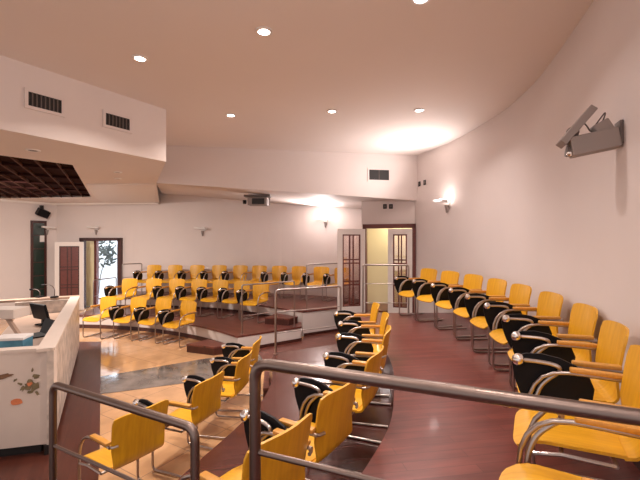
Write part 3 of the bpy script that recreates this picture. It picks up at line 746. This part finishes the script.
# projector hung under the bulkhead
pj = thing('projector', 'grey projector hung under the bulkhead before the back wall', 'projector', (-1.53, 9.5, EYE+0.86), 0.0)
obj('body', B((-0.20, -0.16, -0.02), (0.26, 0.16, 0.16), None, 0.012), 'grey_plastic', pj)
obj('front_grille', B((-0.10, -0.166, -0.0), (0.20, -0.158, 0.14)), 'black_metal', pj)
obj('lens', T([(-0.26, -0.05, 0.06), (-0.33, -0.05, 0.06)], 0.05, 14), 'black_plastic', pj, True)
obj('mount_plate', B((-0.30, -0.14, 0.185), (0.33, 0.14, 0.235)), 'grey_dark', pj)
bm = nb()
for xx in (-0.22, 0.30): box(bm, (xx-0.012, -0.012, -0.01), (xx+0.012, 0.012, 0.19))
obj('hanger', bm, 'grey_plastic', pj)
# switches
def switch(label, x, y, z, n, group):
    s = thing('wall_socket', label, 'socket', (x+n[0]*0.002, y+n[1]*0.002, z), oriented(None, n), group)
    obj('plate', B((-0.045, -0.012, -0.055), (0.045, 0, 0.055), None, 0.004), 'black_plastic', s)
    obj('insert', B((-0.025, -0.017, -0.03), (0.025, -0.012, 0.03)), 'grey_dark', s)
for q, l in ((419.5, 'black wall box high on the curved wall, closer to the bulkhead'), (425, 'black wall box high on the curved wall, closer to the lit lamp')):
    x, y, n = ray_right(q); switch(l, x, y, EYE+(240-(184 if q < 421 else 182.5))/F*y, n, 'black boxes on the curved wall')
for q, l in ((385, 'black box above the double door, left of the pair'), (391, 'black box above the double door, right of the pair')):
    x, y, n = on_seg(DA, DB, q); switch(l, x, y, EYE+(240-206.5)/F*y, n, 'black boxes above the double door')
# small black speaker on the left wall
x, y, n = on_seg((-9.75, 10.6), (-8.5, 12.6), 41)
sp = thing('wall_speaker', 'small black tilted speaker on the left stage wall', 'speaker', (x, y, EYE+(240-211)/F*y), oriented(None, (0.85, -0.53)))
obj('cabinet', B((-0.16, -0.30, -0.13), (0.16, -0.10, 0.09), R(0.35, 'Y') @ R(0.3, 'X'), 0.01), 'black_plastic', sp)
obj('bracket', T([(0, 0.0, 0.06), (0, -0.16, 0.04)], 0.018, 8), 'black_metal', sp)
obj('clamp', B((-0.05, -0.12, 0.05), (0.03, -0.02, 0.17)), 'black_metal', sp)
# dark glazed panel on the left wall
x0, y0, n = on_seg((-9.75, 10.6), (-8.5, 12.6), 31.5); x1, y1, n = on_seg((-9.75, 10.6), (-8.5, 12.6), 45)
a = Vector((x0, y0)); c = Vector((x1, y1)); wdt = (c-a).length; m2 = (a+c)/2
pn = thing('wall_panel', 'tall narrow dark green glazed panel on the left stage wall', 'panel', (m2.x+n[0]*0.003, m2.y+n[1]*0.003, 0.25), oriented(None, n))
ztop = EYE+(240-222)/F*m2.y-0.25
obj('pane', B((-wdt/2, -0.02, 0.03), (wdt/2, 0, ztop)), 'green_glass_dark', pn)
bm = nb()
for xx in (-wdt/2-0.03, wdt/2-0.03): box(bm, (xx, -0.04, 0), (xx+0.06, 0, ztop+0.04))
box(bm, (-wdt/2+.03, -0.04, ztop-0.03), (wdt/2-.03, 0, ztop+0.04)); box(bm, (-wdt/2+.03, -0.04, 0), (wdt/2-.03, 0, 0.05))
for k in range(1, 6): box(bm, (-wdt/2+.03, -0.028, ztop*k/6-0.012), (wdt/2-.03, -0.018, ztop*k/6+0.012))
obj('frame', bm, 'dark_wood', pn)
obj('notice', B((0.03, -0.03, ztop-0.62), (0.17, -0.022, ztop-0.42)), 'paper', pn)

# dark lattice recessed in the stage ceiling
gcx = sum(p[0] for p in GR)/5; gcy = sum(p[1] for p in GR)/5
gr = thing('ceiling_lattice', 'dark wooden lattice recessed in the lower ceiling over the stage', 'ceiling grille', (gcx, gcy, SZ))
gl = [(x-gcx, y-gcy) for x, y in GR]
obj('backing', prism(nb(), gl, 0.055, 0.075), 'lattice_wood', gr)
def clip_line(poly, p, d):
    ts = []
    for i in range(len(poly)):
        a = Vector(poly[i]); c = Vector(poly[(i+1) % len(poly)]); e = c-a
        den = d.x*e.y-d.y*e.x
        if abs(den) < 1e-9: continue
        w = a-p; t = (w.x*e.y-w.y*e.x)/den; s = (w.x*d.y-w.y*d.x)/den
        if 0 <= s <= 1: ts.append(t)
    return (min(ts), max(ts)) if len(ts) >= 2 else None
bm = nb(); d = (Vector(gl[2])-Vector(gl[1])).normalized(); nn = Vector((-d.y, d.x))
for k in range(-30, 31):
    p = nn*(k*0.26); r = clip_line(gl, p, d)
    if r and r[1]-r[0] > 0.2:
        q0 = p+d*(r[0]+0.02); q1 = p+d*(r[1]-0.02); ang = math.atan2(d.y, d.x)
        box(bm, (0, -0.008, -0.004), ((q1-q0).length, 0.008, 0.05), Tr(q0.x, q0.y, 0) @ R(ang, 'Z'))
obj('long_slat', bm, 'lattice_edge', gr)
bm = nb(); d2_ = nn
for k in range(-30, 31):
    p = d*(k*1.1); r = clip_line(gl, p, d2_)
    if r and r[1]-r[0] > 0.2:
        q0 = p+d2_*(r[0]+0.02); q1 = p+d2_*(r[1]-0.02); ang = math.atan2(d2_.y, d2_.x)
        box(bm, (0, -0.015, 0.0), ((q1-q0).length, 0.015, 0.045), Tr(q0.x, q0.y, 0) @ R(ang, 'Z'))
obj('cross_slat', bm, 'lattice_wood', gr)

# recessed downlights; those behind the camera are unseen, added for light
def downlight(label, x, y, z, power, color, lit=True, group='recessed ceiling downlights', r=0.055):
    t = thing('ceiling_downlight', label, 'ceiling lamp', (x, y, z), 0, group)
    bm = nb(); n = 24
    prof = [(r, -0.001), (r+0.028, -0.001), (r+0.026, -0.010), (r, -0.012)]
    ring = [[bm.verts.new((a*math.cos(2*PI*k/n), a*math.sin(2*PI*k/n), b)) for a, b in prof] for k in range(n)]
    for k in range(n):
        for i in range(4): bm.faces.new((ring[k][i], ring[k][(i+1) % 4], ring[(k+1) % n][(i+1) % 4], ring[(k+1) % n][i]))
    obj('rim', bm, 'white_plastic', t, True)
    bm = nb(); cyl(bm, r, r, 0.006, Tr(0, 0, -0.005), 24)
    obj('lens', bm, 'lamp_lit' if lit else 'grey_dark', t)
    if lit: area('downlight_beam', (x, y, z-0.03), 0.10, power, color, spread=2.3)
    return t
vis = [(264, 31, 'in the ceiling nearest the camera side over the walkway chairs'), (140, 58, 'in the ceiling beside the stage bulkhead vents'), (231, 115, 'in the ceiling near the inner corner of the bulkhead'),
       (332, 111, 'in the ceiling before the middle of the front bulkhead'), (419, 110, 'in the ceiling near the curved wall before the bulkhead'), (421, -2, 'in the ceiling at the top edge of the view')]
for X_, Y_, l in vis:
    d = (CEIL-EYE)*F/(240-Y_)
    x = (X_-320)/F*d
    downlight('lit round downlight '+l, x, d, CEIL, DOWN_W*(0.35 if Y_ < 0 else (0.6 if X_ > 400 else 1.0)), LIGHT_WARM if X_ < 300 else LIGHT_WHITE)
for i, (x, y) in enumerate([(-0.6, 1.5), (-2.6, 1.6), (0.6, 1.2), (-1.6, 0.0), (0.2, -0.6)]):  # extra fill downlights, out of view behind the camera
    downlight('added unseen downlight brightening the room from behind the view', x, y, CEIL, DOWN_W*0.25, LIGHT_WARM)
x_, d_ = (33-320)/F*(SZ-EYE)*F/(240-150), (SZ-EYE)*F/(240-150)
downlight('unlit round downlight beside the dark ceiling lattice', x_, d_, SZ, 0, LIGHT_WARM, False, 'downlights of the lower stage ceiling')
for yy, l in ((172, 'nearer'), (178.5, 'farther')):
    d_ = (SZ-EYE)*F/(240-yy); downlight('small unlit downlight in the lower stage ceiling by its corner, the %s of two' % l, (117.5-320)/F*d_, d_, SZ, 0, LIGHT_WARM, False, 'downlights of the lower stage ceiling', 0.04)
# added soft fill without a fixture, for the stage and the far tiers
area('stage_fill', (-6.0, 7.4, SZ-0.12), 0.5, 160, LIGHT_WARM, rot=(0.35, 0.12, 0), spread=2.9)

# branch drawing on the outside wall, seen through the far left door
bm = nb(); rnd = random.Random(4)
for i in range(80):
    a = rnd.uniform(0, 2*PI); r = abs(rnd.gauss(0, 0.34)); cx, cz = r*math.cos(a)*0.8, r*math.sin(a)*1.3
    s = rnd.uniform(0.05, 0.11); an2 = rnd.uniform(0, PI)
    M = Tr(cx, rnd.uniform(-0.25, 0.05), cz) @ R(an2, 'Y')
    v = [bm.verts.new(M @ Vector(q)) for q in ((-s*1.5, 0, 0), (-s*0.4, 0.01, s*0.45), (s*0.7, 0.02, s*0.4), (s*1.5, 0, 0), (s*0.5, -0.01, -s*0.4), (-s*0.5, 0, -s*0.4))]
    bm.faces.new(v)
pt = thing('climbing_plant', 'dark leafy branch against the bright wall beyond the far left door', 'plant', (-8.55, 15.7, 1.72))
obj('foliage', bm, 'leaf_dark', pt)
bm = T(spline([(-0.5, 0.25, -1.7), (-0.4, 0.2, -1.0), (-0.1, 0.0, -0.35), (0.1, -0.05, 0.2), (0.0, 0, 0.7)], 5), 0.014, 6)
obj('stem', bm, 'leaf_dark', pt)
